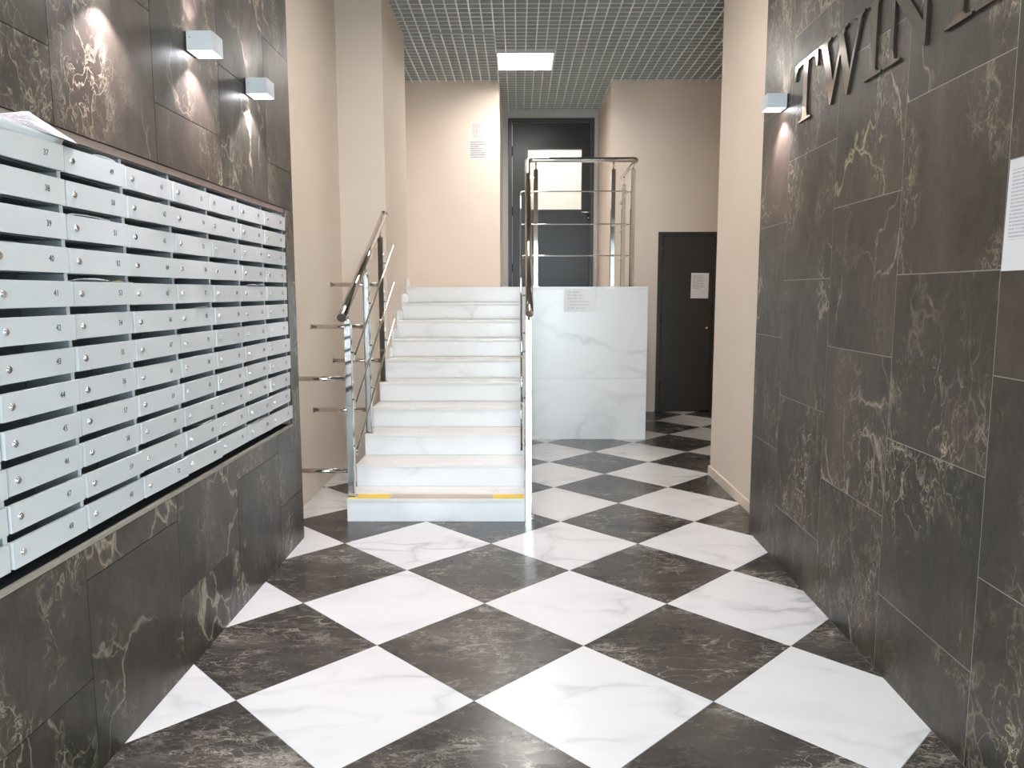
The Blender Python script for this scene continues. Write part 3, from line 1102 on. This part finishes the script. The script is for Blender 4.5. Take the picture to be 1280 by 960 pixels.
def sconce(loc, rz, label):
    t = thing('wall_sconce', label, 'wall lamp', loc, rz, 'up-and-down wall sconces')
    # local x points out of the wall
    bevelled('back_plate', MB().box(0.0005, 0.006, -SW / 2 + 0.001, SW / 2 - 0.001, -SH / 2 + 0.003, SH / 2 - 0.003), 'black', t, 0.001, 1)
    q = 0.003
    mb = MB()
    mb.box(0.0065, SD, -SW / 2, -SW / 2 + q, -SH / 2, SH / 2)
    mb.box(0.0065, SD, SW / 2 - q, SW / 2, -SH / 2, SH / 2)
    mb.box(SD - q, SD, -SW / 2 + q, SW / 2 - q, -SH / 2, SH / 2)
    mb.box(0.0065, 0.0095, -SW / 2 + q, SW / 2 - q, -SH / 2, SH / 2)
    hs = mb.build('housing', 'sconce', t)
    MB().tube([(0.02, -SW / 2 - 0.0012, 0.012), (0.02, -SW / 2 + 0.001, 0.012)], 0.0022, 8).build('screw', 'black', hs)
    for s in (-1, 1):
        zc = s * (SH / 2 - 0.010)
        box_obj('lens', 'sconce_lens', t, 0.0105, SD - q - 0.0005, -SW / 2 + q + 0.0005, SW / 2 - q - 0.0005, zc - 0.002, zc + 0.002)
        ld = bpy.data.lights.new('sconce_beam', 'SPOT')
        ld.energy = SCONCE * (1.0 if s < 0 else 0.30)
        ld.color = (0.91, 0.87, 1.0)
        ld.spot_size = math.radians(104 if s < 0 else 84)
        ld.spot_blend = 0.45
        ld.shadow_soft_size = 0.012
        lo = bpy.data.objects.new('sconce_beam', ld)
        C.objects.link(lo)
        lo.parent = t
        lo.location = (0.078 if s < 0 else 0.045, 0, zc + s * 0.0035)
        lo.rotation_euler = (0, 0, 0) if s < 0 else (PI, 0, 0)
    return t


sconce((LX, 2.395, 2.392), 0, 'pale grey box sconce nearest the entrance on the left wall')
sconce((LX, 3.045, 2.392), 0, 'pale grey box sconce in the middle of the left wall row')
sconce((LX, 3.675, 2.392), 0, 'pale grey box sconce on the left wall nearest the stairs')
p = RW(4.085, 2.418)
sconce(p, PI + RANG, 'pale grey box sconce on the right wall beside the first letter')

# ------------------------------------------------------------------ metal letters on the right wall
GL = {
    'T': [(17, 662), (593, 662), (593, 492), (570, 492), (560, 560), (520, 620), (440, 626), (356, 626), (356, 100), (370, 40), (400, 20), (452, 19), (452, 0), (160, 0), (160, 19), (215, 22), (245, 45), (254, 100), (254, 626), (170, 626), (90, 620), (50, 560), (40, 492), (17, 492)],
    'I': [(18, 0), (315, 0), (315, 19), (250, 30), (218, 60), (218, 602), (240, 635), (315, 643), (315, 662), (18, 662), (18, 643), (90, 635), (115, 602), (115, 60), (90, 30), (18, 19)],
    'W': [(5, 662), (270, 662), (270, 643), (212, 632), (205, 595), (352, 205), (468, 500), (440, 575), (415, 625), (345, 643), (345, 662), (610, 662), (610, 643), (548, 632), (540, 598), (690, 205), (812, 560), (815, 610), (790, 638), (735, 643), (735, 662), (932, 662), (932, 643), (885, 625), (860, 580), (655, -11), (635, -11), (487, 430), (318, -11), (297, -11), (92, 570), (60, 628), (5, 643)],
    'N': [(12, 662), (190, 662), (570, 185), (570, 560), (555, 620), (512, 640), (470, 643), (470, 662), (707, 662), (707, 643), (650, 630), (618, 600), (612, 560), (612, -11), (595, -11), (163, 520), (163, 105), (180, 40), (225, 22), (267, 19), (267, 0), (12, 0), (12, 19), (80, 28), (110, 60), (115, 105), (115, 560), (95, 610), (60, 638), (12, 643)],
}
LET_Z, EMH, EMV = 2.262, 0.51e-3, 0.4305e-3
spots = [('T', 3.923, 'polished metal letter T on the dark marble beside the sconce'), ('W', 3.609, 'polished metal letter W between the T and the I'),
         ('I', 3.130, 'polished metal letter I between the W and the N'), ('N', 2.960, 'polished metal letter N of the word TWIN'),
         ('I', 2.539, 'polished metal letter I after the word gap, cut by the picture top'), ('I', 2.369, 'last polished metal letter I, nearest the picture corner')]
for ch, ys_, lab in spots:
    t = thing('sign_letter', lab, 'letter', RW(ys_, LET_Z), RANG, 'metal letters on the right wall')
    pts = [(-px * EMH, pz * EMV) for px, pz in GL[ch]]
    MB().prism(pts, -0.0088, -0.0002, 'x').build('letter_body', 'letter_side', t)
    MB().prism(pts, -0.0100, -0.0089, 'x').build('letter_face', 'mirror', t)


# ------------------------------------------------------------------ notices
def flat_sheet(name, label, w_, h_, mat, loc, rot, curl=0.003, group='paper notices'):
    def f(u, v):
        return ((u - 0.5) * w_, -0.0012 - curl * (2 * u - 1) ** 2 * (1 - v), (v - 0.5) * h_)
    o = sheet(name, label, 'notice', f, 8, 6, mat, loc, 0.0004, 0.0, group)
    o.rotation_euler = rot
    for p in o.data.polygons:
        p.use_smooth = False
    return o


flat_sheet('notice', 'white printed notice on the beige wall left of the upper door, upper sheet', 0.185, 0.20, 'paper_a', (-0.455, BACK, 3.315), (0, 0.02, 0))
flat_sheet('notice', 'white printed notice on the beige wall left of the upper door, lower sheet', 0.255, 0.22, 'paper_b', (-0.455, BACK - 0.0005, 3.10), (0, -0.015, 0))
flat_sheet('notice', 'white notice taped to the white marble front of the landing', 0.31, 0.215, 'paper_plat', (0.60, PY, 1.362), (0, 0, 0), 0.002)
flat_sheet('notice', 'printed sheet stuck on the dark lower door', 0.21, 0.30, 'paper_door', (2.168, BACK - 0.006, 1.522), (0, 0.012, 0), 0.002)
flat_sheet('notice', 'white sheet of print on the dark right wall at the picture edge', 0.22, 0.302, 'paper_a4', RW(2.043, 1.647, 0.0003), (0, 0, -PI / 2 + RANG), 0.003)
